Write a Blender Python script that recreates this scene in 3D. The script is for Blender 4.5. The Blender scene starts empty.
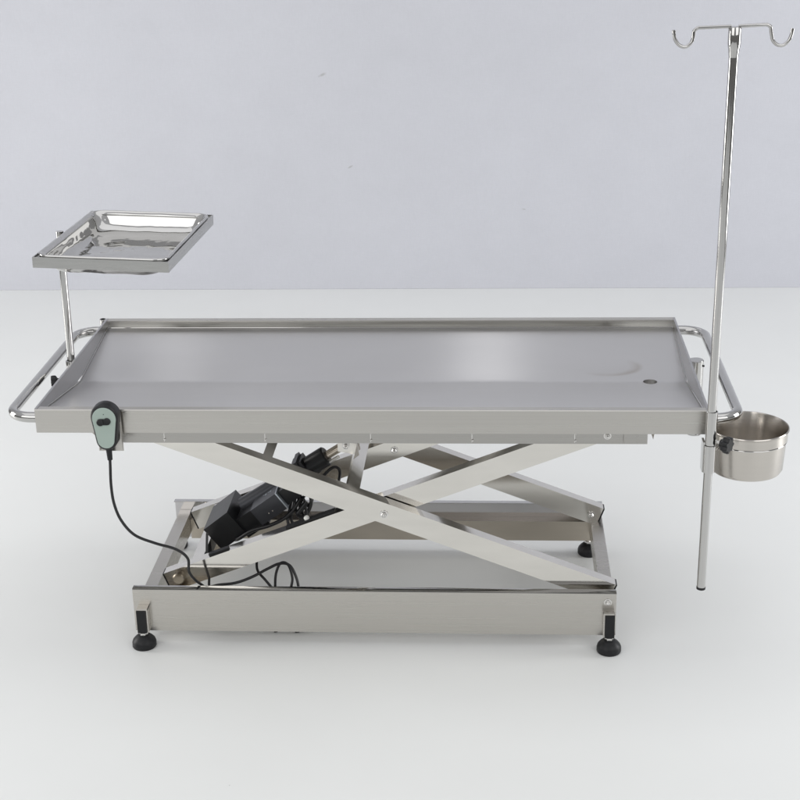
import bpy, bmesh, math, random
from mathutils import Vector, Matrix
random.seed(7)
PI = math.pi
S = bpy.context.scene
C = S.collection

# ------------------------------------------------------------------ camera
cam_d = bpy.data.cameras.new("camera")
cam = bpy.data.objects.new("camera", cam_d)
C.objects.link(cam)
cam_d.sensor_width = 36.0
cam_d.lens = 36.0 * 1502.0 / 800.0
cam_d.clip_start = 0.05
cam_d.clip_end = 60.0
R_ = Vector((0.99806966, 0.0585302, -0.02076455))
U_ = Vector((-0.00118242, 0.35219758, 0.93592492))
F_ = Vector((-0.0620931, 0.93409372, -0.35158693))
M = Matrix((R_, U_, -F_)).transposed().to_4x4()
M.translation = Vector((0.24169, -2.97535, 1.58195))
cam.matrix_world = M
S.camera = cam

# ------------------------------------------------------------------ world and lamps
world = bpy.data.worlds.new("World")
S.world = world
world.use_nodes = True
wn = world.node_tree.nodes
wl = world.node_tree.links
bg = wn["Background"]
tc = wn.new("ShaderNodeTexCoord")
sx = wn.new("ShaderNodeSeparateXYZ")
rp = wn.new("ShaderNodeValToRGB")
mp = wn.new("ShaderNodeMapRange")
mp.inputs[1].default_value = -1.0
mp.inputs[2].default_value = 1.0
wl.new(tc.outputs["Generated"], sx.inputs[0])
wl.new(sx.outputs[2], mp.inputs[0])
wl.new(mp.outputs[0], rp.inputs[0])
els = rp.color_ramp.elements
els[0].position = 0.0; els[0].color = (0.22, 0.22, 0.215, 1)
els[1].position = 1.0; els[1].color = (0.75, 0.76, 0.79, 1)
e = els.new(0.50); e.color = (0.24, 0.238, 0.232, 1)
e = els.new(0.56); e.color = (0.30, 0.30, 0.30, 1)
e = els.new(0.68); e.color = (0.60, 0.60, 0.61, 1)
wl.new(rp.outputs[0], bg.inputs[0])
bg.inputs[1].default_value = 0.80


def area(name, loc, target, sx_, sy_, power, col=(1, 1, 1)):
    d = bpy.data.lights.new(name, 'AREA')
    d.shape = 'RECTANGLE'
    d.size = sx_; d.size_y = sy_
    d.energy = power
    d.color = col
    o = bpy.data.objects.new(name, d)
    C.objects.link(o)
    o.location = loc
    o.rotation_euler = (Vector(target) - Vector(loc)).to_track_quat('-Z', 'Y').to_euler()
    return o


area("overhead_softbox", (0.0, -0.3, 3.5), (0.0, -0.1, 0.0), 5.2, 3.2, 32, (1.0, 0.995, 0.99))
area("softbox_left", (-3.3, 0.2, 0.95), (0, 0.4, 0.10), 1.1, 1.7, 44, (1.0, 0.985, 0.96))
area("softbox_right", (3.4, 0.2, 0.95), (0, 0.4, 0.10), 1.1, 1.7, 44, (0.98, 0.985, 1.0))
area("softbox_front_left", (-3.4, -5.0, 3.3), (0, 1.7, 0.8), 5.0, 3.4, 82, (1.0, 0.995, 0.98))
area("softbox_front_right", (3.9, -5.0, 3.3), (0, 1.7, 0.8), 5.0, 3.4, 82, (1.0, 1.0, 1.0))
area("added_streak_light_centre", (0.22, 2.33, 2.25), (0.22, 0.0, 0.6), 0.22, 0.9, 0.75, (1.0, 1.0, 1.0))  # added unseen strip light, placed to reflect as a bright streak in the worktop
area("added_streak_light_left", (-1.05, 2.33, 2.15), (-0.5, 0.0, 0.6), 0.20, 1.0, 0.42, (1.0, 1.0, 1.0))  # second added strip out of view, for the streak on the worktop's left

S.view_settings.view_transform = 'Standard'
S.view_settings.look = 'None'
S.view_settings.exposure = -0.03
S.view_settings.gamma = 1.0
S.cycles.use_denoising = True
S.cycles.max_bounces = 10
S.cycles.glossy_bounces = 8
S.cycles.sample_clamp_indirect = 8.0


# ------------------------------------------------------------------ materials
def mat(name, col, rough=0.5, metal=0.0, spec=0.5, noise=None, bump=None, rvar=None, coord='Object'):
    """noise=(scale xyz, amount) varies colour, rvar=(scale xyz, lo, hi) varies roughness,
    bump=(scale xyz, strength, distance)"""
    m = bpy.data.materials.new(name)
    m.use_nodes = True
    n = m.node_tree.nodes; l = m.node_tree.links
    b = n["Principled BSDF"]
    b.inputs["Base Color"].default_value = (*col, 1)
    b.inputs["Roughness"].default_value = rough
    b.inputs["Metallic"].default_value = metal
    b.inputs["Specular IOR Level"].default_value = spec
    t = n.new("ShaderNodeTexCoord")

    def nz(sc, detail=4.0):
        mpn = n.new("ShaderNodeMapping")
        mpn.inputs["Scale"].default_value = sc
        l.new(t.outputs[coord], mpn.inputs[0])
        q = n.new("ShaderNodeTexNoise")
        q.inputs["Scale"].default_value = 1.0
        q.inputs["Detail"].default_value = detail
        l.new(mpn.outputs[0], q.inputs["Vector"])
        return q
    if noise:
        q = nz(noise[0])
        mr = n.new("ShaderNodeMapRange")
        mr.inputs[1].default_value = 0.3; mr.inputs[2].default_value = 0.7
        mr.inputs[3].default_value = 1 - noise[1]; mr.inputs[4].default_value = 1 + noise[1]
        l.new(q.outputs["Fac"], mr.inputs[0])
        mx = n.new("ShaderNodeVectorMath"); mx.operation = 'SCALE'
        mx.inputs[0].default_value = col
        l.new(mr.outputs[0], mx.inputs["Scale"])
        l.new(mx.outputs[0], b.inputs["Base Color"])
    if rvar:
        q = nz(rvar[0])
        mr = n.new("ShaderNodeMapRange")
        mr.inputs[1].default_value = 0.3; mr.inputs[2].default_value = 0.7
        mr.inputs[3].default_value = rvar[1]; mr.inputs[4].default_value = rvar[2]
        l.new(q.outputs["Fac"], mr.inputs[0])
        l.new(mr.outputs[0], b.inputs["Roughness"])
    if bump:
        q = nz(bump[0], 2.0)
        bp = n.new("ShaderNodeBump")
        bp.inputs["Strength"].default_value = bump[1]
        bp.inputs["Distance"].default_value = bump[2]
        l.new(q.outputs["Fac"], bp.inputs["Height"])
        l.new(bp.outputs[0], b.inputs["Normal"])
    return m


M_skirt = mat("brushed_steel", (0.56, 0.545, 0.515), 0.3, 1.0, noise=((1.2, 20, 380), 0.018),
              rvar=((4, 60, 900), 0.26, 0.40), bump=((3, 60, 900), 0.012, 0.0002))
M_rail = mat("brushed_rail_steel", (0.56, 0.54, 0.505), 0.3, 1.0, noise=((1.2, 5, 260), 0.015),
             rvar=((2, 60, 420), 0.265, 0.30))
M_arm = mat("polished_arm_steel", (0.72, 0.70, 0.658), 0.12, 1.0, noise=((9, 9, 40), 0.035),
            rvar=((6, 20, 60), 0.07, 0.13), bump=((5, 5, 9), 0.25, 0.0010))
M_tube = mat("mirror_tube_steel", (0.52, 0.515, 0.505), 0.07, 1.0, rvar=((30, 30, 12), 0.04, 0.12),
             bump=((25, 25, 9), 0.2, 0.0008))
M_pan = mat("mirror_pan_steel", (0.56, 0.555, 0.545), 0.07, 1.0, rvar=((14, 14, 14), 0.03, 0.07),
            bump=((15, 15, 15), 0.42, 0.005))
M_bucket = mat("spun_bucket_steel", (0.58, 0.55, 0.51), 0.18, 1.0, noise=((4, 4, 160), 0.01),
               rvar=((3, 3, 160), 0.22, 0.26))
M_end = mat("darkened_end_wall_steel", (0.46, 0.455, 0.46), 0.3, 1.0, rvar=((3, 200, 30), 0.275, 0.305))  # base colour darkened to stand in for the dim surroundings these walls reflect
M_inner = mat("polished_web_steel", (0.66, 0.65, 0.66), 0.10, 1.0, rvar=((6, 20, 60), 0.07, 0.14), bump=((4, 4, 14), 0.3, 0.0012))
M_channel = mat("warm_channel_steel", (0.56, 0.51, 0.44), 0.22, 1.0, noise=((7, 7, 30), 0.05), rvar=((6, 20, 90), 0.18, 0.27))
M_frame = mat("support_frame_steel", (0.43, 0.42, 0.40), 0.3, 1.0, noise=((1.2, 20, 380), 0.018), rvar=((2, 60, 420), 0.265, 0.30))
M_bolt = mat("bolt_steel", (0.72, 0.71, 0.69), 0.18, 1.0)
M_brass = mat("piston_steel", (0.60, 0.54, 0.46), 0.2, 1.0)
M_black = mat("black_plastic", (0.010, 0.0105, 0.012), 0.36, 0, 0.4, noise=((80, 80, 80), 0.15))
M_rubber = mat("black_rubber", (0.009, 0.0095, 0.011), 0.45, 0, 0.35, noise=((60, 60, 60), 0.2))
M_hole = mat("dark_slot", (0.03, 0.03, 0.03), 0.6)
M_cable = mat("cable_sheath", (0.008, 0.008, 0.0095), 0.38, 0, 0.5)
M_green = mat("mint_faceplate", (0.38, 0.46, 0.415), 0.4, 0, 0.4, noise=((40, 40, 40), 0.02))
M_motor = mat("anodised_motor_shell", (0.05, 0.052, 0.06), 0.35, 0.5, 0.5)
M_edge = mat("motor_gasket_strip", (0.42, 0.46, 0.50), 0.35, 0.7)
M_white = mat("white_plastic_clip", (0.75, 0.75, 0.72), 0.4)

def brushed(m, vec=(1, 0.03, 0.02), an=0.65, radial=False):
    """anisotropic steel: fine scratches run along vec (or round the z axis)"""
    n = m.node_tree.nodes; l = m.node_tree.links
    b = n["Principled BSDF"]
    b.inputs["Anisotropic"].default_value = an
    b.inputs["Anisotropic Rotation"].default_value = 0.25
    if radial:
        t = n.new("ShaderNodeTangent"); t.direction_type = 'RADIAL'; t.axis = 'Z'
        l.new(t.outputs[0], b.inputs["Tangent"])
    else:
        c = n.new("ShaderNodeCombineXYZ")
        for i in range(3):
            c.inputs[i].default_value = vec[i]
        l.new(c.outputs[0], b.inputs["Tangent"])


# table top steel: brushed along the length, a dull water stain near the drain
M_top = mat("worktop_steel", (0.66, 0.652, 0.648), 0.3, 1.0, noise=((2.2, 5, 3), 0.035),
            rvar=((2, 200, 30), 0.275, 0.305))


def add_stain(m):
    n = m.node_tree.nodes; l = m.node_tree.links
    b = n["Principled BSDF"]
    t = n.new("ShaderNodeTexCoord")
    src = b.inputs["Base Color"].links[0].from_socket
    # bow shaped smear: distance from an ellipse arc
    mpn = n.new("ShaderNodeMapping")
    mpn.inputs["Location"].default_value = (-0.485 / 0.085, -0.085 / 0.05, 0)
    mpn.inputs["Scale"].default_value = (1 / 0.085, 1 / 0.05, 0.0)
    l.new(t.outputs["Object"], mpn.inputs[0])
    nz = n.new("ShaderNodeTexNoise"); nz.inputs["Scale"].default_value = 18
    l.new(t.outputs["Object"], nz.inputs["Vector"])
    ln = n.new("ShaderNodeVectorMath"); ln.operation = 'LENGTH'
    l.new(mpn.outputs[0], ln.inputs[0])
    rr = n.new("ShaderNodeValToRGB")
    cr = rr.color_ramp
    cr.elements[0].position = 0.0; cr.elements[0].color = (0.12, 0.12, 0.12, 1)
    cr.elements[1].position = 1.0; cr.elements[1].color = (0, 0, 0, 1)
    a = cr.elements.new(0.55); a.color = (0.10, 0.10, 0.10, 1)
    a = cr.elements.new(0.78); a.color = (0.75, 0.75, 0.75, 1)
    a = cr.elements.new(0.92); a.color = (0.0, 0.0, 0.0, 1)
    l.new(ln.outputs["Value"], rr.inputs[0])
    # only the near-right part of the ring
    sp = n.new("ShaderNodeSeparateXYZ"); l.new(mpn.outputs[0], sp.inputs[0])
    df = n.new("ShaderNodeMath"); df.operation = 'SUBTRACT'
    l.new(sp.outputs[0], df.inputs[0]); l.new(sp.outputs[1], df.inputs[1])
    mr = n.new("ShaderNodeMapRange")
    mr.inputs[1].default_value = -0.1; mr.inputs[2].default_value = 1.0
    l.new(df.outputs[0], mr.inputs[0])
    mu = n.new("ShaderNodeMath"); mu.operation = 'MULTIPLY'
    l.new(rr.outputs[0], mu.inputs[0]); l.new(mr.outputs[0], mu.inputs[1])
    m2 = n.new("ShaderNodeMath"); m2.operation = 'MULTIPLY'
    l.new(mu.outputs[0], m2.inputs[0]); l.new(nz.outputs["Fac"], m2.inputs[1])
    mix = n.new("ShaderNodeMix"); mix.data_type = 'RGBA'
    l.new(m2.outputs[0], mix.inputs[0])
    l.new(src, mix.inputs[6])
    mix.inputs[7].default_value = (0.36, 0.31, 0.26, 1)
    l.new(mix.outputs[2], b.inputs["Base Color"])


add_stain(M_top)
brushed(M_top); brushed(M_skirt); brushed(M_rail)
brushed(M_bucket, an=0.85, radial=True)

M_floor = mat("white_vinyl_floor", (0.80, 0.81, 0.797), 0.38, 0, 0.4, noise=((1.6, 2.2, 1), 0.016),
              rvar=((2, 2, 2), 0.36, 0.5), bump=((260, 260, 1), 0.04, 0.0005))
M_wall = mat("grey_paper_wall", (0.56, 0.568, 0.610), 0.8, 0, 0.2, noise=((0.6, 1, 0.8), 0.025),
             bump=((320, 1, 320), 0.25, 0.001))
def weave(m):
    n = m.node_tree.nodes; l = m.node_tree.links
    b = n["Principled BSDF"]
    src = b.inputs["Base Color"].links[0].from_socket
    t = n.new("ShaderNodeTexCoord")
    last = src
    for sc, am in (((60, 1, 420), 0.012), ((420, 1, 50), 0.012), ((7, 1, 9), 0.012)):
        mpn = n.new("ShaderNodeMapping"); mpn.inputs["Scale"].default_value = sc
        l.new(t.outputs["Object"], mpn.inputs[0])
        q = n.new("ShaderNodeTexNoise"); q.inputs["Scale"].default_value = 1
        l.new(mpn.outputs[0], q.inputs["Vector"])
        mr = n.new("ShaderNodeMapRange")
        mr.inputs[1].default_value = 0.3; mr.inputs[2].default_value = 0.7
        mr.inputs[3].default_value = 1 - am; mr.inputs[4].default_value = 1 + am
        l.new(q.outputs["Fac"], mr.inputs[0])
        vm = n.new("ShaderNodeVectorMath"); vm.operation = 'SCALE'
        l.new(last, vm.inputs[0]); l.new(mr.outputs[0], vm.inputs["Scale"])
        last = vm.outputs[0]
    l.new(last, b.inputs["Base Color"])
weave(M_wall)
def flecks(m, spots):
    """small scuffs in the wall paper: (x, z, half length, half width, angle)"""
    n = m.node_tree.nodes; l = m.node_tree.links
    b = n["Principled BSDF"]
    last = b.inputs["Base Color"].links[0].from_socket
    t = n.new("ShaderNodeTexCoord")
    for x, z, a, w, ang in spots:
        mpn = n.new("ShaderNodeMapping"); mpn.vector_type = 'TEXTURE'
        mpn.inputs["Location"].default_value = (x, 0, z)
        mpn.inputs["Rotation"].default_value = (0, -ang, 0)
        mpn.inputs["Scale"].default_value = (a, 1e6, w)
        l.new(t.outputs["Object"], mpn.inputs[0])
        nz = n.new("ShaderNodeTexNoise"); nz.inputs["Scale"].default_value = 130
        l.new(t.outputs["Object"], nz.inputs["Vector"])
        ln = n.new("ShaderNodeVectorMath"); ln.operation = 'LENGTH'
        l.new(mpn.outputs[0], ln.inputs[0])
        ad = n.new("ShaderNodeMath"); ad.operation = 'ADD'
        l.new(ln.outputs["Value"], ad.inputs[0]); l.new(nz.outputs["Fac"], ad.inputs[1])
        mr = n.new("ShaderNodeMapRange")
        mr.inputs[1].default_value = 0.75; mr.inputs[2].default_value = 1.5
        mr.inputs[3].default_value = 0.55; mr.inputs[4].default_value = 0.0
        l.new(ad.outputs[0], mr.inputs[0])
        mix = n.new("ShaderNodeMix"); mix.data_type = 'RGBA'
        l.new(mr.outputs[0], mix.inputs[0]); l.new(last, mix.inputs[6])
        mix.inputs[7].default_value = (0.30, 0.30, 0.29, 1)
        last = mix.outputs[2]
    l.new(last, b.inputs["Base Color"])
def specks(m, scale, thr, col):
    """sparse dust specks"""
    n = m.node_tree.nodes; l = m.node_tree.links
    b = n["Principled BSDF"]
    last = b.inputs["Base Color"].links[0].from_socket
    t = n.new("ShaderNodeTexCoord")
    v = n.new("ShaderNodeTexVoronoi"); v.inputs["Scale"].default_value = scale
    l.new(t.outputs["Object"], v.inputs["Vector"])
    sep = n.new("ShaderNodeSeparateColor"); l.new(v.outputs["Color"], sep.inputs[0])
    c = n.new("ShaderNodeMath"); c.operation = 'GREATER_THAN'; c.inputs[1].default_value = 0.86
    l.new(sep.outputs[0], c.inputs[0])
    d_ = n.new("ShaderNodeMath"); d_.operation = 'LESS_THAN'
    l.new(v.outputs["Distance"], d_.inputs[0])
    sz = n.new("ShaderNodeMath"); sz.operation = 'MULTIPLY'; sz.inputs[1].default_value = thr
    l.new(sep.outputs[1], sz.inputs[0]); l.new(sz.outputs[0], d_.inputs[1])
    mu = n.new("ShaderNodeMath"); mu.operation = 'MULTIPLY'
    l.new(c.outputs[0], mu.inputs[0]); l.new(d_.outputs[0], mu.inputs[1])
    m3 = n.new("ShaderNodeMath"); m3.operation = 'MULTIPLY'; m3.inputs[1].default_value = 0.6
    l.new(mu.outputs[0], m3.inputs[0])
    mix = n.new("ShaderNodeMix"); mix.data_type = 'RGBA'
    l.new(m3.outputs[0], mix.inputs[0]); l.new(last, mix.inputs[6])
    mix.inputs[7].default_value = (*col, 1)
    l.new(mix.outputs[2], b.inputs["Base Color"])
specks(M_floor, 9.0, 0.028, (0.42, 0.41, 0.38))
flecks(M_wall, [(-0.368, 0.792, 0.017, 0.006, 0.4), (-0.278, 0.461, 0.014, 0.004, 0.5), (0.35, 0.30, 0.009, 0.003, -0.2)])


# ------------------------------------------------------------------ mesh helpers
def obj(name, bm, m, parent=None, sharp=32, bevel=0.0):
    if bevel:
        es = [e for e in bm.edges if len(e.link_faces) == 2 and e.calc_face_angle(0) > math.radians(50)]
        bmesh.ops.bevel(bm, geom=es, offset=bevel, segments=2, profile=0.5, affect='EDGES')
    bmesh.ops.recalc_face_normals(bm, faces=bm.faces)
    for f in bm.faces:
        f.smooth = True
    for e in bm.edges:
        e.smooth = not (len(e.link_faces) == 2 and e.calc_face_angle(0) > math.radians(sharp))
    me = bpy.data.meshes.new(name)
    bm.to_mesh(me); bm.free()
    ms = m if isinstance(m, (list, tuple)) else [m]
    for k in ms:
        me.materials.append(k)
    o = bpy.data.objects.new(name, me)
    C.objects.link(o)
    if parent is not None:
        o.parent = parent
        o.matrix_parent_inverse = parent.matrix_basis.inverted()
    return o


def thing(name, label, cat, loc, group=None):
    o = bpy.data.objects.new(name, None)
    o.empty_display_size = 0.05
    C.objects.link(o)
    o.location = loc
    o["label"] = label; o["category"] = cat
    if group:
        o["group"] = group
    return o


def box(bm, x0, x1, y0, y1, z0, z1, mtx=None, mi=0):
    vs = [bm.verts.new(Vector(p)) for p in ((x0, y0, z0), (x1, y0, z0), (x1, y1, z0), (x0, y1, z0),
                                           (x0, y0, z1), (x1, y0, z1), (x1, y1, z1), (x0, y1, z1))]
    fs = [bm.faces.new([vs[i] for i in q]) for q in ((3, 2, 1, 0), (4, 5, 6, 7), (0, 1, 5, 4), (1, 2, 6, 5), (2, 3, 7, 6), (3, 0, 4, 7))]
    for f in fs:
        f.material_index = mi
    if mtx is not None:
        for v in vs:
            v.co = mtx @ v.co
    return vs


def mbox(*a, **k):
    bm = bmesh.new(); box(bm, *a, **k); return bm


def frame(origin, xdir, ydir=Vector((0, 1, 0))):
    """matrix with local x along xdir, local y along ydir"""
    x = Vector(xdir).normalized(); y = Vector(ydir).normalized(); z = x.cross(y).normalized()
    m = Matrix((x, y, z)).transposed().to_4x4()
    m.translation = Vector(origin)
    return m


def prism(bm, pts, y0, y1, axis='y'):
    """polygon in (x,z) swept along y (or in (y,z) along x, or (x,y) along z)"""
    def P(a, b, t):
        return {'y': (a, t, b), 'x': (t, a, b), 'z': (a, b, t)}[axis]
    a = [bm.verts.new(P(p[0], p[1], y0)) for p in pts]
    b = [bm.verts.new(P(p[0], p[1], y1)) for p in pts]
    bm.faces.new(a); bm.faces.new(list(reversed(b)))
    n = len(pts)
    for i in range(n):
        j = (i + 1) % n
        bm.faces.new((a[i], b[i], b[j], a[j]))


def smooth_path(pts, sub=8):
    pts = [Vector(p) for p in pts]
    out = []
    n = len(pts)
    for i in range(n - 1):
        p0 = pts[max(i - 1, 0)]; p1 = pts[i]; p2 = pts[i + 1]; p3 = pts[min(i + 2, n - 1)]
        for k in range(sub):
            t = k / sub
            out.append(0.5 * ((2 * p1) + (-p0 + p2) * t + (2 * p0 - 5 * p1 + 4 * p2 - p3) * t * t + (-p0 + 3 * p1 - 3 * p2 + p3) * t ** 3))
    out.append(pts[-1])
    return out


def round_path(pts, rad, seg=8):
    """polyline with filleted corners"""
    pts = [Vector(p) for p in pts]
    out = [pts[0]]
    for i in range(1, len(pts) - 1):
        a = (pts[i - 1] - pts[i]).normalized(); b = (pts[i + 1] - pts[i]).normalized()
        r = rad[i - 1] if isinstance(rad, (list, tuple)) else rad
        half = a.angle(b) / 2
        d = r / math.tan(half)
        c = pts[i] + (a + b).normalized() * (r / math.sin(half))
        s = pts[i] + a * d; t_ = pts[i] + b * d
        for k in range(seg + 1):
            w = k / seg
            v0 = s - c; v1 = t_ - c
            out.append(c + v0.normalized().slerp(v1.normalized(), w) * r)
    out.append(pts[-1])
    return out


def tube(bm, path, r, n=16, caps=True):
    path = [Vector(p) for p in path]
    t = (path[1] - path[0]).normalized()
    ref = Vector((0, 0, 1)) if abs(t.z) < 0.9 else Vector((1, 0, 0))
    u = t.cross(ref).normalized()
    rings = []
    for i, p in enumerate(path):
        if i == 0: tt = (path[1] - path[0]).normalized()
        elif i == len(path) - 1: tt = (path[-1] - path[-2]).normalized()
        else: tt = (path[i + 1] - path[i - 1]).normalized()
        u = (u - tt * u.dot(tt)).normalized()
        v = tt.cross(u)
        rr = r[i] if isinstance(r, (list, tuple)) else r
        rings.append([bm.verts.new(p + (u * math.cos(2 * PI * k / n) + v * math.sin(2 * PI * k / n)) * rr) for k in range(n)])
    for a, b in zip(rings, rings[1:]):
        for k in range(n):
            bm.faces.new((a[k], a[(k + 1) % n], b[(k + 1) % n], b[k]))
    if caps:
        bm.faces.new(rings[0]); bm.faces.new(list(reversed(rings[-1])))


def mtube(path, r, n=16, caps=True):
    bm = bmesh.new(); tube(bm, path, r, n, caps); return bm


def lathe(bm, prof, origin=(0, 0, 0), n=32, mtx=None):
    """prof: list of (radius, height)"""
    rings = []
    o = Vector(origin)
    for r, z in prof:
        if r < 1e-6:
            rings.append([bm.verts.new(o + Vector((0, 0, z)))])
        else:
            rings.append([bm.verts.new(o + Vector((r * math.cos(2 * PI * k / n), r * math.sin(2 * PI * k / n), z))) for k in range(n)])
    for a, b in zip(rings, rings[1:]):
        for k in range(n):
            k2 = (k + 1) % n
            if len(a) == 1 and len(b) == 1: continue
            if len(a) == 1: bm.faces.new((a[0], b[k2], b[k]))
            elif len(b) == 1: bm.faces.new((a[k], a[k2], b[0]))
            else: bm.faces.new((a[k], a[k2], b[k2], b[k]))
    if mtx is not None:
        for ring in rings:
            for v in ring:
                v.co = mtx @ v.co


def mlathe(prof, origin=(0, 0, 0), n=32, mtx=None):
    bm = bmesh.new(); lathe(bm, prof, origin, n, mtx); return bm


def bolt_bm(center, normal, r=0.006, h=0.004):
    """washer, domed nut and a stub of thread"""
    nrm = Vector(normal).normalized()
    m = nrm.to_track_quat('Z', 'Y').to_matrix().to_4x4()
    m.translation = Vector(center)
    bm = bmesh.new()
    lathe(bm, [(0, 0), (r * 1.45, 0), (r * 1.45, h * 0.3), (0, h * 0.3)], n=24, mtx=m)
    lathe(bm, [(0, h * 0.3), (r, h * 0.3), (r, h), (r * 0.8, h * 1.25), (0, h * 1.25)], n=6, mtx=m)
    lathe(bm, [(0, h * 1.2), (r * 0.48, h * 1.2), (r * 0.48, h * 2.0), (r * 0.25, h * 2.3), (0, h * 2.3)], n=14, mtx=m)
    return bm


# ------------------------------------------------------------------ the setting
def sheet(name, verts, m, kind='structure'):
    bm = bmesh.new()
    bm.faces.new([bm.verts.new(v) for v in verts])
    o = obj(name, bm, m)
    o['kind'] = kind
    return o


bm = bmesh.new()
box(bm, -3.7, 3.7, -6.2, 2.46, -0.05, 0.0)
fl = obj("floor", bm, M_floor); fl['kind'] = 'structure'
fl['label'] = "glossy white vinyl floor under the steel table"
bm = bmesh.new()
box(bm, -3.7, 3.7, 2.405, 2.455, 0.0005, 3.4)
wl_ = obj("wall", bm, M_wall); wl_['kind'] = 'structure'
wl_['label'] = "plain lavender grey wall behind the steel table"

# ------------------------------------------------------------------ operating table
H = 0.552
T = thing("operating_table", "stainless steel scissor-lift veterinary operating table with two push handles", "operating table", (0, 0, 0))

# --- worktop: rim, skirt and V-folded basin
X0, X1, Y0, Y1 = -0.65, 0.65, -0.295, 0.295
SK = 0.048
worktop = None


def worktop_basin():
    bm = bmesh.new()
    xs = [X0 + 0.0045, X1 - 0.0045]
    # section of the basin floor: (y, z)
    yi0, yi1 = Y0 + 0.021, Y1 - 0.019
    prof = [(yi0, H - 0.0035), (yi0 + 0.0015, 0.5395), (0.008, 0.4995), (0.015, 0.4985), (0.022, 0.4995), (yi1 - 0.0015, 0.5345), (yi1, H - 0.0035)]
    # subdivide along x so the drain hole can be cut
    cx, cy, hr = 0.570, 0.015, 0.0145
    nx = 26
    X = [xs[0] + (xs[1] - xs[0]) * i / nx for i in range(nx + 1)]
    # front wall + front slope + back slope + back wall; keep strip around the fold separate for the hole
    def zf(y):
        if yi0 + 0.001 < y < yi1 - 0.001:
            t = y - 0.015; w = 0.010
            return 0.4978 + (0.1435 if t < 0 else 0.1415) * (math.sqrt(t * t + w * w) - w * 0.6)
        for (a, za), (b, zb) in zip(prof, prof[1:]):
            if a <= y <= b:
                return za + (zb - za) * (y - a) / max(b - a, 1e-9)
        return prof[-1][1]
    ys = [yi0 + 0.0015, -0.15, -0.03, -0.015, -0.005, 0.002, 0.007, 0.011, 0.015, 0.019, 0.023, 0.028, 0.035, 0.045, 0.06, 0.17, yi1 - 0.0015]
    grid = {}
    hx0, hx1, hy0, hy1 = cx - 0.03, cx + 0.03, -0.03, 0.06
    X = sorted([x for x in X if not (hx0 - 0.02 < x < hx1 + 0.02)] + [hx0, hx1])
    for i, x in enumerate(X):
        for j, y in enumerate(ys):
            grid[i, j] = bm.verts.new((x, y, zf(y)))
    ih = X.index(hx0)
    j0, j1 = ys.index(-0.03), ys.index(0.06)
    for i in range(len(X) - 1):
        for j in range(len(ys) - 1):
            if i == ih and j0 <= j < j1:
                continue
            bm.faces.new((grid[i, j], grid[i + 1, j], grid[i + 1, j + 1], grid[i, j + 1]))
    # ring around the drain hole
    n = 32
    outer = []
    for k in range(n):
        a = 2 * PI * k / n
        dx, dy = math.cos(a), math.sin(a)
        # square-ish outer boundary
        s = min((0.03 / abs(dx)) if abs(dx) > 1e-6 else 9, ((0.045) / abs(dy)) if abs(dy) > 1e-6 else 9)
        outer.append((cx + dx * s, cy + dy * s))
    ov = [bm.verts.new((p[0], p[1], zf(p[1]))) for p in outer]
    iv = [bm.verts.new((cx + math.cos(2 * PI * k / n) * hr, cy + math.sin(2 * PI * k / n) * hr, 0.4982)) for k in range(n)]
    lv = [bm.verts.new((v.co.x, v.co.y, 0.472)) for v in iv]
    for k in range(n):
        k2 = (k + 1) % n
        bm.faces.new((ov[k], ov[k2], iv[k2], iv[k]))
        bm.faces.new((iv[k], iv[k2], lv[k2], lv[k]))
    return bm, cx, cy, hr


bm, dcx, dcy, dhr = worktop_basin()
basin = obj("worktop", bm, M_top, T, sharp=12)

bm = bmesh.new()
# front folded rim + skirt (C section), rear likewise, side plates with the V-shaped depth
prism(bm, [(Y0, H - SK), (Y0, H - 0.0015), (Y0 + 0.0015, H), (Y0 + 0.0205, H - 0.0012), (Y0 + 0.0205, H - 0.0035), (Y0 + 0.003, H - 0.003), (Y0 + 0.003, H - SK)], X0 + 0.0002, X1 - 0.0002, 'x')
prism(bm, [(Y1, H - SK), (Y1, H - 0.0015), (Y1 - 0.0015, H), (Y1 - 0.0185, H - 0.0008), (Y1 - 0.0185, H - 0.0035), (Y1 - 0.003, H - 0.003), (Y1 - 0.003, H - SK)], X0 + 0.0002, X1 - 0.0002, 'x')
rim = obj("skirt_rim", bm, M_skirt, T)
for x0, x1 in ((X0, X0 + 0.004), (X1 - 0.004, X1)):
    bm = bmesh.new()
    prism(bm, [(Y0 + 0.0032, H - SK), (Y1 - 0.0032, H - SK), (Y1 - 0.0032, 0.5005), (Y1 - 0.0032, H + 0.0006), (Y0 + 0.0032, H + 0.0006)], x0 - 0.0004, x1, 'x')
    obj("end_wall", bm, M_end, T, bevel=0.0006)
# weld beads where the end walls meet the basin
for sx_ in (-1, 1):
    x = sx_ * 0.6452
    bm = mtube([(x, -0.272, 0.5405), (x, 0.008, 0.5003), (x, 0.015, 0.4993), (x, 0.022, 0.5003), (x, 0.274, 0.5353)], 0.0013, 8)
    obj("weld_seam", bm, M_tube, T)
bm = mtube([(-0.645, 0.2742, 0.5352), (0.645, 0.2742, 0.5352)], 0.0012, 8)
obj("weld_seam", bm, M_tube, T)
# drain lip under the hole
bm = bmesh.new()
lathe(bm, [(dhr + 0.0004, 0.468), (dhr + 0.0035, 0.468), (dhr + 0.0035, 0.497), (dhr + 0.0004, 0.497)], (dcx, dcy, 0))
box(bm, dcx - 0.0035, dcx + 0.0035, dcy - dhr, dcy + dhr, 0.474, 0.479)
obj("drain", bm, M_arm, T)

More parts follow.
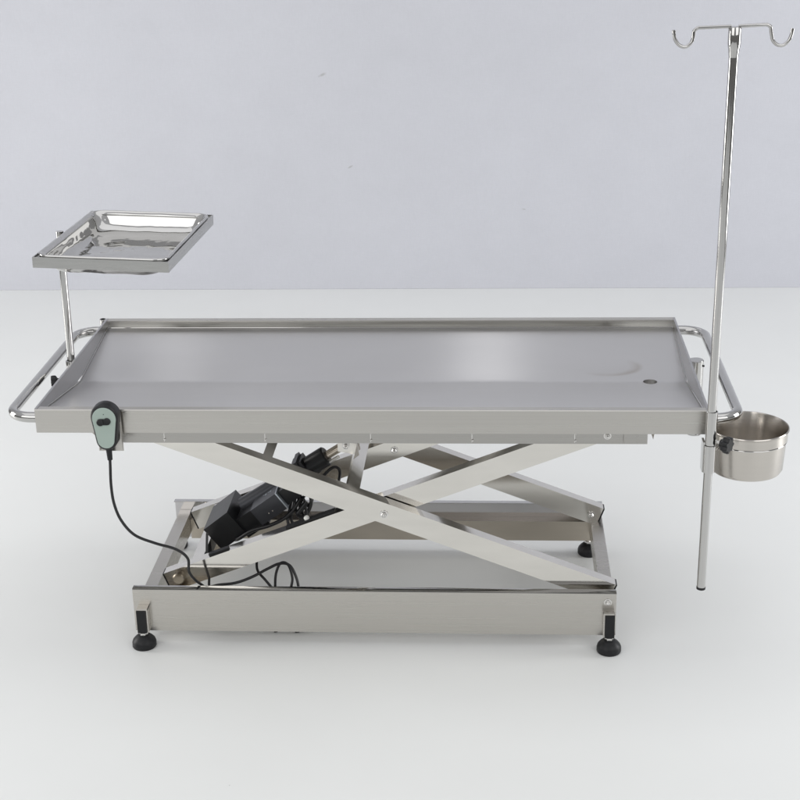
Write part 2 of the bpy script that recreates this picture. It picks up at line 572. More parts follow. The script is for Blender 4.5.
# --- frame carrying the worktop
bm = bmesh.new()
SZ0, SZ1 = 0.4700, 0.5035
for y0, y1, fl0, fl1 in ((-0.262, -0.259, -0.259, -0.235), (0.269, 0.272, 0.235, 0.269)):
    box(bm, -0.535, 0.539, y0, y1, SZ0, SZ1)
    box(bm, -0.535, 0.539, fl0, fl1, SZ0, SZ0 + 0.003)
    box(bm, -0.535, 0.539, fl0, fl1, SZ1 - 0.003, SZ1)
for x in (-0.50, 0.505):
    box(bm, x - 0.012, x + 0.012, -0.268, 0.268, SZ0 + 0.0035, SZ0 + 0.0245)
obj("support_frame", bm, M_frame, T)
# underside plate (closes the worktop from below)
bm = bmesh.new()
prism(bm, [(-0.27, 0.5365), (0.0, 0.4955), (0.03, 0.4955), (0.272, 0.5315), (0.272, 0.5330), (0.03, 0.4975), (0.0, 0.4975), (-0.27, 0.5380)], -0.644, 0.5518, 'x')
obj("underside_panel", bm, mat("underside_steel", (0.34, 0.33, 0.31), 0.4, 1.0), T)
# folded gussets beside the frame ends
for xs_, flip in ((-0.5445, 1), (0.5480, 1)):
    bm = bmesh.new()
    hw = 0.010 if xs_ < 0 else 0.0058
    prism(bm, [(xs_ - hw, 0.503), (xs_ + hw, 0.503), (xs_ + hw * 0.3, 0.4805)], -0.2735, -0.2715)
    for v in bm.verts:                      # folded back at an angle
        v.co.y += abs(v.co.x - (xs_ - hw)) * 1.2
    obj("gusset", bm, M_rail, T)
# slotted tabs with screws along the frame
for x in (-0.406, -0.206, 0.002, 0.200, 0.399):
    bm = bmesh.new()
    for zc, rr in ((0.4930, 0.0028), (0.4775, 0.0022)):
        m = frame((x + 0.001, -0.2622, zc), (1, 0, 0), (0, 0, 1))
        lathe(bm, [(0, 0), (rr, 0), (rr, 0.0016), (rr * 0.5, 0.0026), (0, 0.0026)], n=12, mtx=m)
    box(bm, x - 0.0008, x + 0.0008, -0.2627, -0.2618, 0.473, 0.4995)
    obj("screw", bm, M_bolt, T)
obj("bolt", bolt_bm((0.462, -0.2622, 0.4875), (0, -1, 0), 0.0052, 0.0036), M_bolt, T)
# round boss under the front right corner
bm = mlathe([(0, 0.490), (0.0145, 0.490), (0.0175, 0.4935), (0.0175, 0.510), (0, 0.510)], (0.628, -0.255, 0), 28)
obj("corner_boss", bm, M_tube, T)

# --- push handles at both ends
for s in (-1, 1):
    pth = round_path([(s * 0.6512, -0.275, 0.5285), (s * 0.712, -0.275, 0.5285), (s * 0.712, 0.272, 0.5285), (s * 0.6512, 0.272, 0.5285)], 0.048, 10)
    # subtly slanted front corner as in a hand-bent tube
    obj("push_handle", mtube(pth, 0.0105, 20), M_tube, T)

# --- pole sockets
bm = mlathe([(0.0, 0.440), (0.0078, 0.440), (0.0078, 0.5482), (0.0060, 0.5488), (0.0058, 0.535), (0, 0.535)], (-0.6615, 0.300, 0), 24)
obj("pole_socket", bm, M_tube, T)
bm = mlathe([(0.0, 0.430), (0.0112, 0.430), (0.0112, 0.5420), (0.0085, 0.5428), (0.0084, 0.538)], (-0.6640, 0.026, 0), 24)
obj("pole_socket", bm, M_tube, T)
bm = mlathe([(0.0, 0.430), (0.0160, 0.430), (0.0160, 0.5285), (0.0150, 0.5300), (0, 0.5300)], (0.6705, 0.064, 0), 32)
sk = obj("pole_socket", bm, M_tube, T)
bm = mlathe([(0, 0), (0.0022, 0), (0.0022, 0.003), (0, 0.003)], n=12, mtx=frame((0.684, 0.055, 0.519), (0, 1, 0), (0, 0, 1)))
obj("set_screw", bm, M_hole, sk)


def star_knob(center, direction, r=0.013, h=0.020, parent=None):
    d = Vector(direction).normalized()
    m = d.to_track_quat('Z', 'Y').to_matrix().to_4x4(); m.translation = Vector(center)
    bm = bmesh.new()
    n = 42
    rings = []
    for f, z in ((0.55, 0.0), (0.60, 0.15), (0.92, 0.32), (1.0, 0.5), (1.0, 0.85), (0.9, 1.0), (0.5, 1.0)):
        ring = []
        for k in range(n):
            a = 2 * PI * k / n
            lob = 1 + (0.16 * math.cos(a * 7) if f > 0.8 else 0.0)
            ring.append(bm.verts.new(m @ Vector((r * f * lob * math.cos(a), r * f * lob * math.sin(a), h * z))))
        rings.append(ring)
    for a, b in zip(rings, rings[1:]):
        for k in range(n):
            bm.faces.new((a[k], a[(k + 1) % n], b[(k + 1) % n], b[k]))
    bm.faces.new(rings[0]); bm.faces.new(list(reversed(rings[-1])))
    kn = obj("clamp_knob", bm, M_black, parent, sharp=25)
    bm = mlathe([(0, -0.012), (0.0035, -0.012), (0.0035, 0.002), (0, 0.002)], n=14, mtx=m)
    obj("threaded_stem", bm, M_bolt, kn)
    return kn


star_knob((-0.6775, -0.03, 0.516), (-1.0, -0.25, 0), 0.0105, 0.016, T)

# --- double sleeve that carries the drip pole at the front right corner
PX, PY = 0.6480, -0.3310
bm = bmesh.new()
lathe(bm, [(0.0092, 0.4985), (0.0108, 0.4985), (0.0108, 0.5645), (0.0092, 0.5650)], (PX + 0.0012, PY, 0), 28)
box(bm, PX - 0.002, PX + 0.006, PY + 0.009, Y0 - 0.0005, 0.515, 0.548)
slv = obj("pole_sleeve", bm, M_tube, T)
bm = bmesh.new()
lathe(bm, [(0.0092, 0.443), (0.0122, 0.443), (0.0122, 0.4975), (0.0092, 0.4975)], (PX, PY, 0), 28)
box(bm, PX - 0.013, PX - 0.009, PY - 0.004, PY + 0.020, 0.443, 0.5035)
obj("pole_clamp", bm, M_tube, T)
star_knob((PX + 0.0190, PY - 0.008, 0.5040), (0.80, -0.60, -0.05), 0.0145, 0.020, T)
# ring hook that holds the bucket
BX, BY, BZ = 0.7320, -0.2500, 0.5040
bm = bmesh.new()
ring = [(BX + 0.0740 * math.cos(2 * PI * k / 48), BY + 0.0740 * math.sin(2 * PI * k / 48), BZ - 0.0242) for k in range(49)]
tube(bm, ring, 0.0012, 8)
tube(bm, [(PX + 0.008, PY + 0.006, 0.4785), (PX + 0.022, PY + 0.028, BZ - 0.0225)], 0.0032, 10)
obj("bucket_ring", bm, M_tube, T)

# --- scissor arms
SL = -0.3848
ANG = math.atan(SL)
AW = 0.0450


def arm(name_y0, y1, descending, label=None):
    """flat rectangular tube; top edge line passes through (0.0193, 0.3153)"""
    y0 = name_y0
    s = SL if descending else -SL
    d = Vector((math.cos(math.atan(s)), 0, math.sin(math.atan(s))))
    n = Vector((-d.z, 0, d.x))
    if descending:
        xe0, xe1 = -0.4555, 0.4930
    else:
        xe0, xe1 = -0.4535, 0.4750
    zc = lambda x: 0.3145 + s * (x - 0.0193)
    pa = Vector((xe0, 0, zc(xe0))); pb = Vector((xe1, 0, zc(xe1)))
    L = (pb - pa).length
    m = Matrix((d, Vector((0, 1, 0)), n)).transposed().to_4x4(); m.translation = pa
    bm = bmesh.new()
    box(bm, 0, L, y0, y1, -AW, 0, m)
    o = obj("scissor_arm", bm, M_arm, T, bevel=0.0016)
    bm = bmesh.new()
    low = L if descending else 0
    sg = 1 if descending else -1
    a, b = sorted((low + sg * 0.0003, low + sg * 0.0035))
    box(bm, a, b, y0 + 0.0005, y1 - 0.0005, -AW + 0.0005, -0.0005, m)
    obj("end_plug", bm, M_rubber, o, bevel=0.0008)
    return o, m, L


arms = []
for ys in (1, -1):           # rear pair, then front pair; outer arms descend to the right
    if ys < 0:
        A, mA, LA = arm(-0.200, -0.172, True)
        B, mB, LB = arm(-0.168, -0.140, False)
        obj("bolt", bolt_bm((0.0193, -0.2003, 0.2885), (0, -1, 0), 0.0060, 0.0045), M_bolt, A)
    else:
        A, mA, LA = arm(0.172, 0.200, True)
        B, mB, LB = arm(0.140, 0.168, False)
        obj("bolt", bolt_bm((0.0193, 0.1397, 0.2885), (0, -1, 0), 0.0060, 0.0045), M_bolt, B)
        obj("bolt", bolt_bm((0.4650, 0.1717, 0.1170), (0, -1, 0), 0.0060, 0.0045), M_bolt, A)
    arms.append((A, B, mA, mB))


def arm_frame(x, descending):
    s = SL if descending else -SL
    d = Vector((math.cos(math.atan(s)), 0, math.sin(math.atan(s))))
    n = Vector((-d.z, 0, d.x))
    m = Matrix((d, Vector((0, 1, 0)), n)).transposed().to_4x4()
    m.translation = Vector((x, 0, 0.3145 + s * (x - 0.0193)))
    return m


# cross tubes between the arms
bm = mbox(-0.013, 0.013, -0.1715, 0.1715, -0.030, -0.001, mtx=arm_frame(-0.0430, True)); obj("cross_tube", bm, M_arm, T, bevel=0.0012)
bm = mbox(-0.010, 0.010, -0.1715, 0.1715, -0.030, -0.001, mtx=arm_frame(-0.2170, True)); obj("cross_tube", bm, M_arm, T, bevel=0.0012)
bm = mbox(-0.014, 0.014, -0.1395, 0.1395, -0.044, -0.0008, mtx=arm_frame(-0.3840, False)); obj("cross_tube", bm, M_arm, T, bevel=0.0012)
# black slide strips lying on the ascending front arm
bm = mbox(0.105, 0.150, -0.160, -0.148, 0.0003, 0.0040, mtx=mB); obj("slide_strip", bm, M_rubber, T, bevel=0.001)
bm = mbox(0.284, 0.395, -0.162, -0.146, 0.0003, 0.0040, mtx=mB); obj("slide_strip", bm, M_rubber, T, bevel=0.001)
bm = mlathe([(0, 0.004), (0.006, 0.004), (0.006, 0.008), (0.004, 0.0105), (0, 0.0105)], (0.332, -0.154, 0), 16, mtx=mB); obj("white_clip", bm, M_white, T)

# rollers at the sliding ends, and their axles
for y0, y1 in ((-0.2225, -0.2015), (0.169, 0.200)):
    m = frame((-0.4310, y0, 0.1020), (1, 0, 0), (0, 0, -1))
    bm = mlathe([(0, 0), (0.0115, 0), (0.0125, 0.001), (0.0125, y1 - y0 - 0.001), (0.0115, y1 - y0), (0, y1 - y0)], n=28, mtx=m)
    obj("roller", bm, M_brass, T)

# --- base
ZB0, ZB1 = 0.0295, 0.1270
BX0, BX1 = -0.5084, 0.4930
for s in (-1, 1):
    bm = bmesh.new()
    a = 0.2265
    # tall outer plate with a folded lip, and the box channel behind it
    def yy(v): return v * s
    def pr(pts, x0, x1):
        pts = [(yy(p[0]), p[1]) for p in pts]
        prism(bm, pts, x0, x1, 'x')
    pr([(a, ZB0), (a, ZB1 - 0.0022), (a - 0.003, ZB1 - 0.0022), (a - 0.003, ZB0)], BX0, BX1)
    br = obj("base_rail", bm, M_rail if s < 0 else M_inner, T)
    bm = bmesh.new()
    pr([(a, ZB1 - 0.0020), (a - 0.0004, ZB1 - 0.0006), (a - 0.0018, ZB1), (a - 0.016, ZB1), (a - 0.016, ZB1 - 0.0018), (a - 0.004, ZB1 - 0.0020)], BX0, BX1)
    obj("rail_lip", bm, M_tube, br)
    bm = bmesh.new()
    pr([(a - 0.0032, 0.0375), (a - 0.0032, 0.0865), (a - 0.0275, 0.0865), (a - 0.0275, 0.0375)], BX0 + 0.0385, BX1 - 0.022)
    obj("roller_channel", bm, M_channel, T, bevel=0.001)
bm = mbox(-0.4975, -0.4705, -0.2228, 0.2228, 0.052, 0.1005); obj("base_crossbar", bm, M_rail, T, bevel=0.0012)
bm = mbox(0.4645, 0.4915, -0.2228, 0.2228, 0.052, 0.1005); obj("base_crossbar", bm, M_rail, T, bevel=0.0012)
obj("bolt", bolt_bm((0.4758, -0.2268, 0.1055), (0, -1, 0), 0.0058, 0.0040), M_bolt, T)

# --- levelling feet with their rubber blocks
for fx, fy in ((-0.489, -0.2400), (0.4795, -0.2400), (-0.513, 0.2300), (0.4640, 0.2100)):
    w = 0.0098
    sgn = -1 if fy < 0 else 1
    bm = bmesh.new()
    lathe(bm, [(0, 0.0002), (0.0238, 0.0002), (0.0252, 0.0025), (0.0252, 0.0110), (0.0235, 0.0160), (0.0190, 0.0215), (0.0125, 0.0268), (0.0110, 0.0275), (0, 0.0275)], (fx, fy - 0.002 * 0, 0), 36)
    ft = obj("levelling_foot", bm, M_rubber, T)
    bm = bmesh.new()
    lathe(bm, [(0, 0.0277), (0.0095, 0.0277), (0.0095, 0.0330), (0, 0.0330)], (fx, fy, 0), 6)
    lathe(bm, [(0, 0.033), (0.0042, 0.033), (0.0042, 0.036), (0, 0.036)], (fx, fy, 0), 16)
    obj("nut", bm, M_bolt, ft)
    if fy < 0:
        bm = mbox(fx - w, fx + w, fy - 0.0095, fy + 0.0095, 0.0350, 0.0860)
        obj("rubber_block", bm, M_rubber, ft, bevel=0.0012)
        bm = bmesh.new()
        if sgn < 0 and fx > 0:
            box(bm, fx - w - 0.0034, fx - w - 0.0004, fy - 0.006, fy + 0.0132, 0.0350, 0.0900)
            box(bm, fx - w - 0.0034, fx + w - 0.001, fy - 0.0075, fy + 0.0132, 0.0864, 0.0905)
        elif sgn < 0:
            box(bm, fx + w + 0.0004, fx + w + 0.0034, fy - 0.006, fy + 0.0132, 0.0350, 0.0900)
            box(bm, fx - w + 0.001, fx + w + 0.0034, fy - 0.0075, fy + 0.0132, 0.0864, 0.0905)
        else:
            box(bm, fx + w + 0.0004, fx + w + 0.0034, fy - 0.0132, fy + 0.006, 0.0350, 0.0900)
            box(bm, fx - w + 0.001, fx + w + 0.0034, fy - 0.0132, fy + 0.0075, 0.0864, 0.0905)
        obj("foot_bracket", bm, M_rail, ft, bevel=0.0006)

# --- linear actuator
ACT = bpy.data.objects.new("actuator", None); C.objects.link(ACT); ACT.parent = T
th = math.radians(35.0)
d = Vector((math.cos(th), 0, math.sin(th)))


def fr(x, z, ang=35.0):
    t = math.radians(ang)
    dd = Vector((math.cos(t), 0, math.sin(t))); nn = Vector((-dd.z, 0, dd.x))
    m = Matrix((dd, Vector((0, 1, 0)), nn)).transposed().to_4x4(); m.translation = Vector((x, 0, z))
    return m


bm = mbox(-0.034, 0.034, -0.060, 0.060, -0.031, 0.031, mtx=fr(-0.3390, 0.1800, 38)); obj("gear_box", bm, M_black, ACT, bevel=0.0035)
bm = bmesh.new()
box(bm, -0.030, 0.030, -0.052, 0.045, -0.036, 0.012, mtx=fr(-0.2860, 0.2080, 36))
obj("motor_mount", bm, M_black, ACT, bevel=0.004)
bm = mbox(-0.034, 0.034, -0.070, 0.002, -0.0225, 0.0195, mtx=fr(-0.2395, 0.2380, 36)); mt = obj("motor", bm, M_motor, ACT, bevel=0.0045)
bm = mbox(0.0343, 0.0372, -0.071, 0.003, -0.0232, 0.0202, mtx=fr(-0.2395, 0.2380, 36)); obj("gasket", bm, M_edge, mt, bevel=0.001)
bm = bmesh.new()
box(bm, 0.0375, 0.085, -0.060, -0.004, -0.020, 0.016, mtx=fr(-0.2395, 0.2380, 36)); obj("end_cap", bm, M_black, mt, bevel=0.006)
bm = bmesh.new()
for k in (-0.004, 0.006):
    lathe(bm, [(0, 0), (0.0016, 0), (0.0016, 0.0008), (0, 0.0008)], n=10, mtx=fr(-0.2395, 0.2380, 36) @ frame((k, -0.0703, -0.008), (1, 0, 0), (0, 0, 1)))
obj("screw", bm, M_bolt, mt)
bm = bmesh.new()
for k in range(4):
    box(bm, -0.006 + k * 0.0065, -0.002 + k * 0.0065, -0.030 - (k % 2) * 0.006, -0.027, 0.0196, 0.0199, fr(-0.2395, 0.2380, 36))
obj("rating_marks", bm, M_edge, mt)
dd = Vector((math.cos(math.radians(33)), 0, math.sin(math.radians(33))))
p1 = Vector((-0.1180, 0.010, 0.3300)); 
bm = mtube([p1 - dd * 0.225, p1 - dd * 0.062], 0.0205, 28); obj("actuator_tube", bm, M_motor, ACT)
m = fr(p1.x, p1.z, 33)
bm = bmesh.new()
box(bm, -0.075, -0.048, -0.016, 0.034, -0.024, 0.027, mtx=m)
box(bm, -0.066, -0.056, -0.020, 0.038, 0.020, 0.032, mtx=m)
obj("tube_collar", bm, M_black, ACT, bevel=0.002)
bm = mtube([p1 - dd * 0.048, p1 - dd * 0.003, p1], [0.0225, 0.0225, 0.0195], 28); obj("tube_end", bm, M_black, ACT)
bm = mtube([p1, p1 + dd * 0.050], 0.0095, 20); obj("piston_rod", bm, M_brass, ACT)
bm = mtube([p1 + Vector((0.002, -0.012, -0.0135)), p1 + dd * 0.030 + Vector((0.002, -0.012, -0.0135))], 0.0030, 12)
for k in range(9):
    q = p1 + dd * (0.003 + k * 0.0032) + Vector((0.002, -0.012, -0.0135))
    tube(bm, [q, q + dd * 0.0014], 0.0040, 12)
obj("limit_spring", bm, M_bolt, ACT)
q = p1 + dd * 0.055
bm = bmesh.new()
for y0, y1 in ((-0.008, -0.004), (0.024, 0.028)):
    prism(bm, [(q.x - 0.020, q.z - 0.013), (q.x - 0.020, q.z + 0.006), (q.x - 0.004, q.z + 0.013), (q.x + 0.022, q.z + 0.004), (q.x + 0.026, q.z - 0.022), (q.x + 0.006, q.z - 0.018)], y0, y1)
box(bm, q.x - 0.019, q.x - 0.015, -0.0041, 0.0241, q.z - 0.010, q.z + 0.004)
cl = obj("clevis", bm, M_arm, ACT, bevel=0.0006)
obj("bolt", bolt_bm((q.x - 0.002, -0.0083, q.z), (0, -1, 0), 0.0058, 0.0045), M_bolt, cl)
bm = mbox(-0.012, 0.012, 0.0, 0.022, -0.010, 0.008, mtx=fr(-0.3650, 0.1600, 38)); obj("base_lug", bm, M_arm, ACT)
# actuator cables
def cable(pts, r, name="cable", parent=ACT, m=M_cable):
    return obj(name, mtube(smooth_path(pts, 7), r, 12), m, parent)


cable([(-0.318, -0.055, 0.158), (-0.306, -0.066, 0.167), (-0.277, -0.07, 0.187), (-0.238, -0.07, 0.200), (-0.206, -0.06, 0.213), (-0.184, -0.05, 0.234), (-0.174, -0.04, 0.254), (-0.183, -0.03, 0.266)], 0.0042)
cable([(-0.183, -0.03, 0.262), (-0.186, -0.05, 0.240), (-0.194, -0.052, 0.208), (-0.184, -0.054, 0.194), (-0.168, -0.045, 0.202), (-0.153, -0.04, 0.228), (-0.150, -0.04, 0.251), (-0.162, -0.03, 0.256), (-0.176, -0.03, 0.230), (-0.169, -0.04, 0.211), (-0.158, -0.05, 0.200)], 0.0034)
cable([(-0.190, -0.035, 0.262), (-0.196, -0.045, 0.230), (-0.200, -0.060, 0.204), (-0.188, -0.066, 0.190), (-0.170, -0.06, 0.196), (-0.160, -0.055, 0.222), (-0.166, -0.045, 0.252), (-0.178, -0.035, 0.248), (-0.172, -0.030, 0.226), (-0.152, -0.035, 0.236), (-0.146, -0.035, 0.258)], 0.0032)
cable([(-0.178, -0.02, 0.268), (-0.160, -0.03, 0.262), (-0.150, -0.045, 0.246), (-0.163, -0.05, 0.214), (-0.180, -0.05, 0.216), (-0.186, -0.04, 0.246)], 0.0032)
cable([(-0.146, 0.0, 0.262), (-0.130, 0.0, 0.281), (-0.113, 0.0, 0.300), (-0.099, 0.0, 0.307), (-0.090, 0.0, 0.296), (-0.094, -0.02, 0.276), (-0.112, -0.03, 0.262)], 0.0034)
cable([(-0.150, 0.004, 0.290), (-0.138, 0.004, 0.296), (-0.126, 0.004, 0.310), (-0.120, 0.0, 0.322)], 0.0055)
# cable tie / connector in the bundle
bm = mtube([(-0.178, -0.056, 0.222), (-0.158, -0.048, 0.246)], 0.0062, 14); obj("connector", bm, M_black, ACT)
# mains cable coiled loosely inside the base, dropping to the floor
cable([(-0.172, -0.140, 0.020), (-0.172, -0.140, 0.082), (-0.178, -0.13, 0.108), (-0.192, -0.12, 0.130), (-0.213, -0.12, 0.134), (-0.237, -0.13, 0.127), (-0.269, -0.15, 0.117), (-0.302, -0.17, 0.113), (-0.341, -0.18, 0.112), (-0.367, -0.185, 0.102), (-0.360, -0.17, 0.066), (-0.300, -0.15, 0.016)], 0.0030)
cable([(-0.228, -0.12, 0.020), (-0.226, -0.12, 0.071), (-0.224, -0.11, 0.104), (-0.214, -0.10, 0.125), (-0.198, -0.10, 0.121), (-0.189, -0.11, 0.095), (-0.192, -0.12, 0.071), (-0.196, -0.12, 0.020), (-0.212, -0.125, 0.006), (-0.224, -0.14, 0.012)], 0.0029)
cable([(-0.262, -0.10, 0.175), (-0.262, -0.12, 0.142), (-0.261, -0.12, 0.116), (-0.243, -0.13, 0.098), (-0.225, -0.14, 0.078), (-0.205, -0.15, 0.040), (-0.180, -0.16, 0.010), (-0.150, -0.17, 0.0045), (-0.120, -0.13, 0.0045)], 0.0029)
cable([(-0.367, -0.11, 0.200), (-0.367, -0.13, 0.150), (-0.363, -0.138, 0.118), (-0.360, -0.150, 0.080), (-0.330, -0.15, 0.030)], 0.0028)
bm = mtube([(-0.224, -0.178, 0.0060), (-0.217, -0.176, 0.0060)], 0.0055, 14); obj("cable_plug", bm, M_rubber, ACT)
bm = mtube([(-0.179, -0.178, 0.0055), (-0.170, -0.176, 0.0055)], 0.0052, 14); obj("cable_plug", bm, M_rubber, ACT)

# ------------------------------------------------------------------ drip stand
P = thing("drip_stand", "tall thin steel drip pole with two hooks, clamped to the table's front right corner", "drip stand", (PX, PY, 0.198))
bm = mtube([(0.6460, PY - 0.003, 0.1985), (0.6480, PY, 0.500), (0.6514, PY - 0.001, 1.2370)], 0.0083, 26)
pole = obj("pole", bm, M_tube, P)
bm = mtube([(0.64595, PY - 0.003, 0.1955), (0.64598, PY - 0.003, 0.2002)], 0.0088, 26); obj("end_cap", bm, M_rubber, pole)
bm = mlathe([(0.0083, 1.2150), (0.0100, 1.2300), (0.0112, 1.2370), (0.0112, 1.2640), (0.0100, 1.2665), (0, 1.2668)], (0.6512, PY - 0.001, 0), 28)
obj("collar", bm, M_tube, P)
hk = [(0.5475, 1.2625), (0.5500, 1.2480), (0.5580, 1.2370), (0.5690, 1.2335), (0.5785, 1.2400), (0.5820, 1.2510), (0.5830, 1.2600), (0.5900, 1.2650)]
hp = [Vector((x, PY + 0.002 - (0.59 - x) * 0.15, z)) for x, z in hk]
bm = mtube([*smooth_path(hp, 6), (0.6450, PY - 0.001, 1.2668)], 0.0031, 12)
obj("hook", bm, M_tube, P)
hk = [(0.6570, 1.2668), (0.7040, 1.2690), (0.7105, 1.2655), (0.7125, 1.2560), (0.7160, 1.2430), (0.7240, 1.2350), (0.7340, 1.2335), (0.7430, 1.2400), (0.7475, 1.2500), (0.7495, 1.2615)]
hp = [Vector((x, PY - 0.001 + max(0, x - 0.71) * 0.15, z)) for x, z in hk]
bm = mtube([hp[0], *smooth_path(hp[1:], 6)], 0.0031, 12)
obj("hook", bm, M_tube, P)

# ------------------------------------------------------------------ bucket
B = thing("bucket", "round stainless steel bucket hanging off the table's right end", "bucket", (BX, BY, BZ - 0.092))
R = 0.0770
prof = [(0, BZ - 0.0905), (0.060, BZ - 0.0905), (0.0665, BZ - 0.0885), (0.0700, BZ - 0.082), (0.0732, BZ - 0.0235), (0.0734, BZ - 0.0228), (0.0752, BZ - 0.0222), (0.0755, BZ - 0.004), (0.0772, BZ - 0.0025), (0.0780, BZ - 0.0008), (0.0772, BZ + 0.0008),
        (0.0758, BZ + 0.0006), (0.0745, BZ - 0.002), (0.0722, BZ - 0.030), (0.0690, BZ - 0.081), (0.0650, BZ - 0.0865), (0.058, BZ - 0.0882), (0, BZ - 0.0882)]
obj("bucket_body", mlathe(prof, (BX, BY, 0), 72), M_bucket, B)

# ------------------------------------------------------------------ tray stand and tray
TS = thing("tray_stand", "thin steel post with a rectangular frame swung over the table's left end", "tray stand", (-0.664, 0.028, 0.45))
bm = mtube([(-0.6640, 0.026, 0.470), (-0.6640, 0.034, 0.700), (-0.6635, 0.038, 0.8235)], 0.0080, 24)
obj("post", bm, M_tube, TS)
aN = math.radians(-2.9)
tilt = math.radians(1.6)
TM = Matrix.Translation((-0.6565, 0.0370, 0.8200)) @ Matrix.Rotation(aN, 4, 'Z') @ Matrix.Rotation(tilt, 4, 'Y')
FW, FL = 0.2745, 0.390
fy0, fy1 = -0.1915, 0.1985
bm = bmesh.new()
FH = 0.0215
tk = 0.0022
box(bm, 0, FW, fy0, fy0 + tk, -FH, 0, TM)
box(bm, 0, FW, fy1 - tk, fy1, -FH, 0, TM)
box(bm, 0, tk, fy0 + tk + 0.0002, fy1 - tk - 0.0002, -FH, -0.0001, TM)
box(bm, FW - tk, FW, fy0 + tk + 0.0002, fy1 - tk - 0.0002, -FH, -0.0001, TM)
# inner ledge the pan sits on
box(bm, tk + 0.0002, 0.016, fy0 + tk + 0.0002, fy1 - tk - 0.0002, -0.0050, -0.0030, TM)
box(bm, FW - 0.016, FW - tk - 0.0002, fy0 + tk + 0.0002, fy1 - tk - 0.0002, -0.0050, -0.0030, TM)
box(bm, 0.0162, FW - 0.0162, fy0 + tk + 0.0002, fy0 + 0.016, -0.0050, -0.0030, TM)
box(bm, 0.0162, FW - 0.0162, fy1 - 0.016, fy1 - tk - 0.0002, -0.0050, -0.0030, TM)
obj("tray_frame", bm, mat("frame_steel", (0.48, 0.48, 0.47), 0.3, 1.0, noise=((20, 20, 200), 0.04), rvar=((10, 10, 500), 0.25, 0.36)), TS)
bm = mbox(-0.0030, -0.0002, -0.012, 0.012, -0.0195, -0.002, mtx=TM); obj("frame_bracket", bm, M_bolt, TS)


def rrect(x0, x1, y0, y1, r, seg=8):
    pts = []
    for cx, cy, a0 in ((x1 - r, y1 - r, 0), (x0 + r, y1 - r, 90), (x0 + r, y0 + r, 180), (x1 - r, y0 + r, 270)):
        for k in range(seg + 1):
            a = math.radians(a0 + 90 * k / seg)
            pts.append((cx + r * math.cos(a), cy + r * math.sin(a)))
    # add points along straight sides for gentle waviness
    out = []
    n = len(pts)
    for i in range(n):
        p, q_ = pts[i], pts[(i + 1) % n]
        out.append(p)
        dd_ = math.hypot(q_[0] - p[0], q_[1] - p[1])
        if dd_ > 0.05:
            for k in range(1, 10):
                out.append((p[0] + (q_[0] - p[0]) * k / 10, p[1] + (q_[1] - p[1]) * k / 10))
    return out


TR = thing("instrument_tray", "shallow mirror polished steel instrument tray resting in the frame above the table", "tray", TM @ Vector((FW / 2, 0, -0.03)))
bm = bmesh.new()
px0, px1, py0, py1 = 0.0045, FW - 0.0045, fy0 + 0.0035, fy1 - 0.0035
layers = [  # inset, corner radius, z
    (0.0022, 0.026, -0.0026), (0.0, 0.028, -0.0012), (0.0, 0.028, 0.0008), (0.0010, 0.027, 0.0022), (0.0030, 0.027, 0.0027), (0.0048, 0.026, 0.0022),
    (0.0062, 0.026, 0.0004), (0.0076, 0.026, -0.0020), (0.0088, 0.027, -0.0045), (0.0102, 0.029, -0.0090), (0.0122, 0.031, -0.0165), (0.0145, 0.033, -0.0245), (0.0180, 0.035, -0.0315),
    (0.0235, 0.036, -0.0365), (0.0310, 0.034, -0.0390), (0.0420, 0.030, -0.0398), (0.075, 0.018, -0.0400)]
rings = []
for ins, r, z in layers:
    pts = rrect(px0 + ins, px1 - ins, py0 + ins, py1 - ins, r)
    ring = []
    for (x, y) in pts:
        wob = 0.0007 * math.sin(x * 61 + 1.0) * math.cos(y * 43) if ins < 0.014 else 0.0006 * math.sin(x * 90 + y * 50)
        ring.append(bm.verts.new(TM @ Vector((x, y, z + wob + 0.0012))))
    rings.append(ring)
for a, b in zip(rings, rings[1:]):
    n = len(a)
    for k in range(n):
        bm.faces.new((a[k], a[(k + 1) % n], b[(k + 1) % n], b[k]))
cen = bm.verts.new(TM @ Vector(((px0 + px1) / 2, (py0 + py1) / 2, -0.0385)))
for k in range(len(rings[-1])):
    bm.faces.new((rings[-1][k], rings[-1][(k + 1) % len(rings[-1])], cen))
pan = obj("tray_pan", bm, M_pan, TR, sharp=60)
sd = pan.modifiers.new("thickness", 'SOLIDIFY'); sd.thickness = 0.0008; sd.offset = 0

# ------------------------------------------------------------------ hand control
HC = thing("hand_control", "black handset with mint green face and trailing black cord on the table's front edge", "hand control", (-0.498, -0.34, 0.48))
HX, HZ = -0.5035, 0.5310


def egg(sc, n=48, dz=0.0):
    """tapered rounded outline: wide top circle, narrower bottom circle"""
    rt, rb = 0.0275 * 1.0, 0.0205
    zt, zb = 0.0180, -0.0300
    pts = []
    # tangent angle
    al = math.asin((rt - rb) / (zt - zb))
    for k in range(n // 2 + 1):
        a = -al + (PI + 2 * al) * k / (n // 2)
        pts.append((rt * math.cos(a), zt + rt * math.sin(a)))
    for k in range(n // 2 + 1):
        a = PI + al + (PI - 2 * al) * k / (n // 2)
        pts.append((rb * math.cos(a), zb + rb * math.sin(a)))
    out = []
    for x, z in pts:
        v = Vector((x, z - (zt + zb) / 2)); L_ = v.length
        out.append((x * (1 - sc / L_), (z) - (z - (zt + zb) / 2) * sc / L_ + dz))
    return out


def egg_body(rows):
    bm = bmesh.new()
    rr = []
    for sc, y in rows:
        rr.append([bm.verts.new((HX + x, y, HZ + z)) for x, z in egg(sc)])
    for a, b in zip(rr, rr[1:]):
        n = len(a)
        for k in range(n):
            bm.faces.new((a[k], a[(k + 1) % n], b[(k + 1) % n], b[k]))
    bm.faces.new(rr[0]); bm.faces.new(list(reversed(rr[-1])))
    return bm


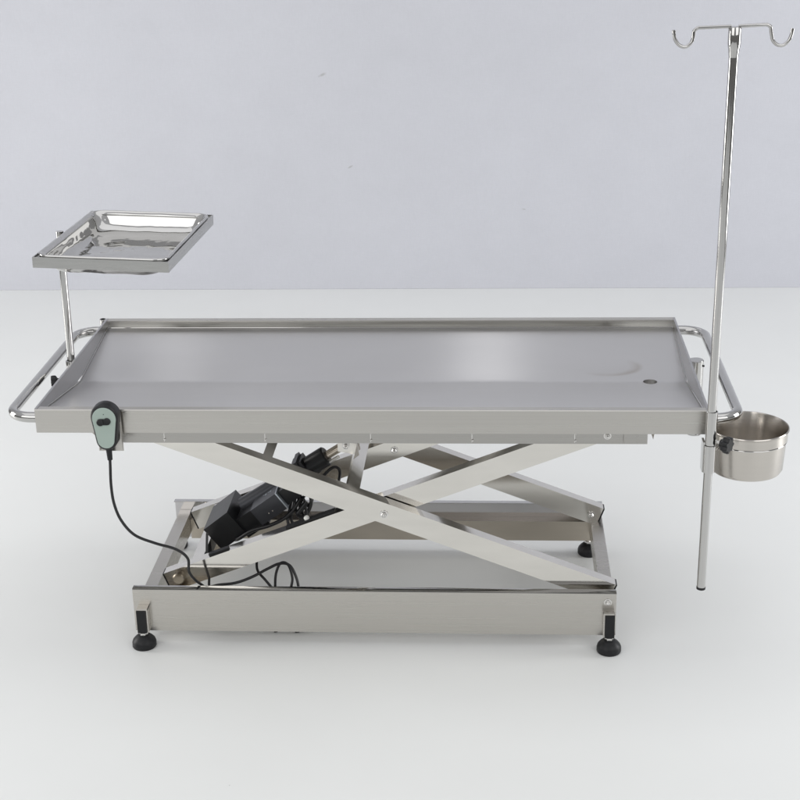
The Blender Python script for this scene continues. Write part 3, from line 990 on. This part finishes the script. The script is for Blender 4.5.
YB = -0.3060
obj("handset_body", egg_body([(0.003, YB), (0.0, YB - 0.003), (0.0, YB - 0.018), (0.0015, YB - 0.0235), (0.0045, YB - 0.0255), (0.0065, YB - 0.0255)]), M_black, HC)
fp = obj("face_plate", egg_body([(0.0062, YB - 0.0257), (0.0062, YB - 0.0266), (0.0067, YB - 0.0270)]), M_green, HC)
bm = bmesh.new()
for dx in (-0.0066, 0.0066):
    m = frame((HX + dx - 0.001, YB - 0.0270, HZ + 0.0105 + dx * 0.15), (1, 0, 0), (0, 0, 1))
    lathe(bm, [(0, 0), (0.0072, 0), (0.0072, 0.0016), (0.0062, 0.0028), (0.003, 0.0022), (0, 0.0020)], n=24, mtx=m)
box(bm, HX - 0.0076, HX + 0.0056, YB - 0.0284, YB - 0.0271, HZ + 0.0042, HZ + 0.0168)
obj("rocker_button", bm, M_black, fp)
bm = mlathe([(0, 0), (0.0009, 0), (0.0009, 0.0006), (0, 0.0006)], n=10, mtx=frame((HX, YB - 0.0270, HZ + 0.0260), (1, 0, 0), (0, 0, 1)))
obj("indicator", bm, M_hole, fp)
bm = mtube([(HX, YB - 0.012, HZ - 0.0480), (HX + 0.0002, YB - 0.012, HZ - 0.0560), (HX + 0.0005, YB - 0.012, HZ - 0.0740)], [0.0068, 0.0058, 0.0050], 18)
obj("strain_relief", bm, M_rubber, HC)
# steel hook plate the handset hangs by
bm = bmesh.new()
box(bm, HX - 0.020, HX + 0.0255, YB + 0.0015, YB + 0.0035, 0.4700, 0.5560)
box(bm, HX + 0.0235, HX + 0.0255, YB - 0.008, YB + 0.0013, 0.4740, 0.5440)
box(bm, HX - 0.020, HX - 0.018, YB - 0.008, YB + 0.0013, 0.4740, 0.5440)
box(bm, HX + 0.018, HX + 0.034, YB - 0.0005, YB + 0.0013, 0.5530, 0.5570)
box(bm, HX - 0.015, HX + 0.015, YB + 0.0037, Y0 + 0.0012, 0.5545, 0.5565)
obj("hanging_clip", bm, M_skirt, HC, bevel=0.0005)
cd = [(-0.5030, YB - 0.012, 0.462), (-0.5033, -0.320, 0.445), (-0.5040, -0.325, 0.406), (-0.5015, -0.325, 0.366), (-0.4915, -0.32, 0.327), (-0.470, -0.31, 0.291), (-0.434, -0.295, 0.266), (-0.399, -0.27, 0.2405),
      (-0.381, -0.25, 0.210), (-0.383, -0.238, 0.174), (-0.376, -0.215, 0.142), (-0.363, -0.192, 0.113), (-0.350, -0.176, 0.070), (-0.320, -0.165, 0.030), (-0.270, -0.15, 0.012)]
cable(cd, 0.0029, "cord", HC)

# ------------------------------------------------------------------ tiny scuffs on the wall are part of its surface (paint flecks)
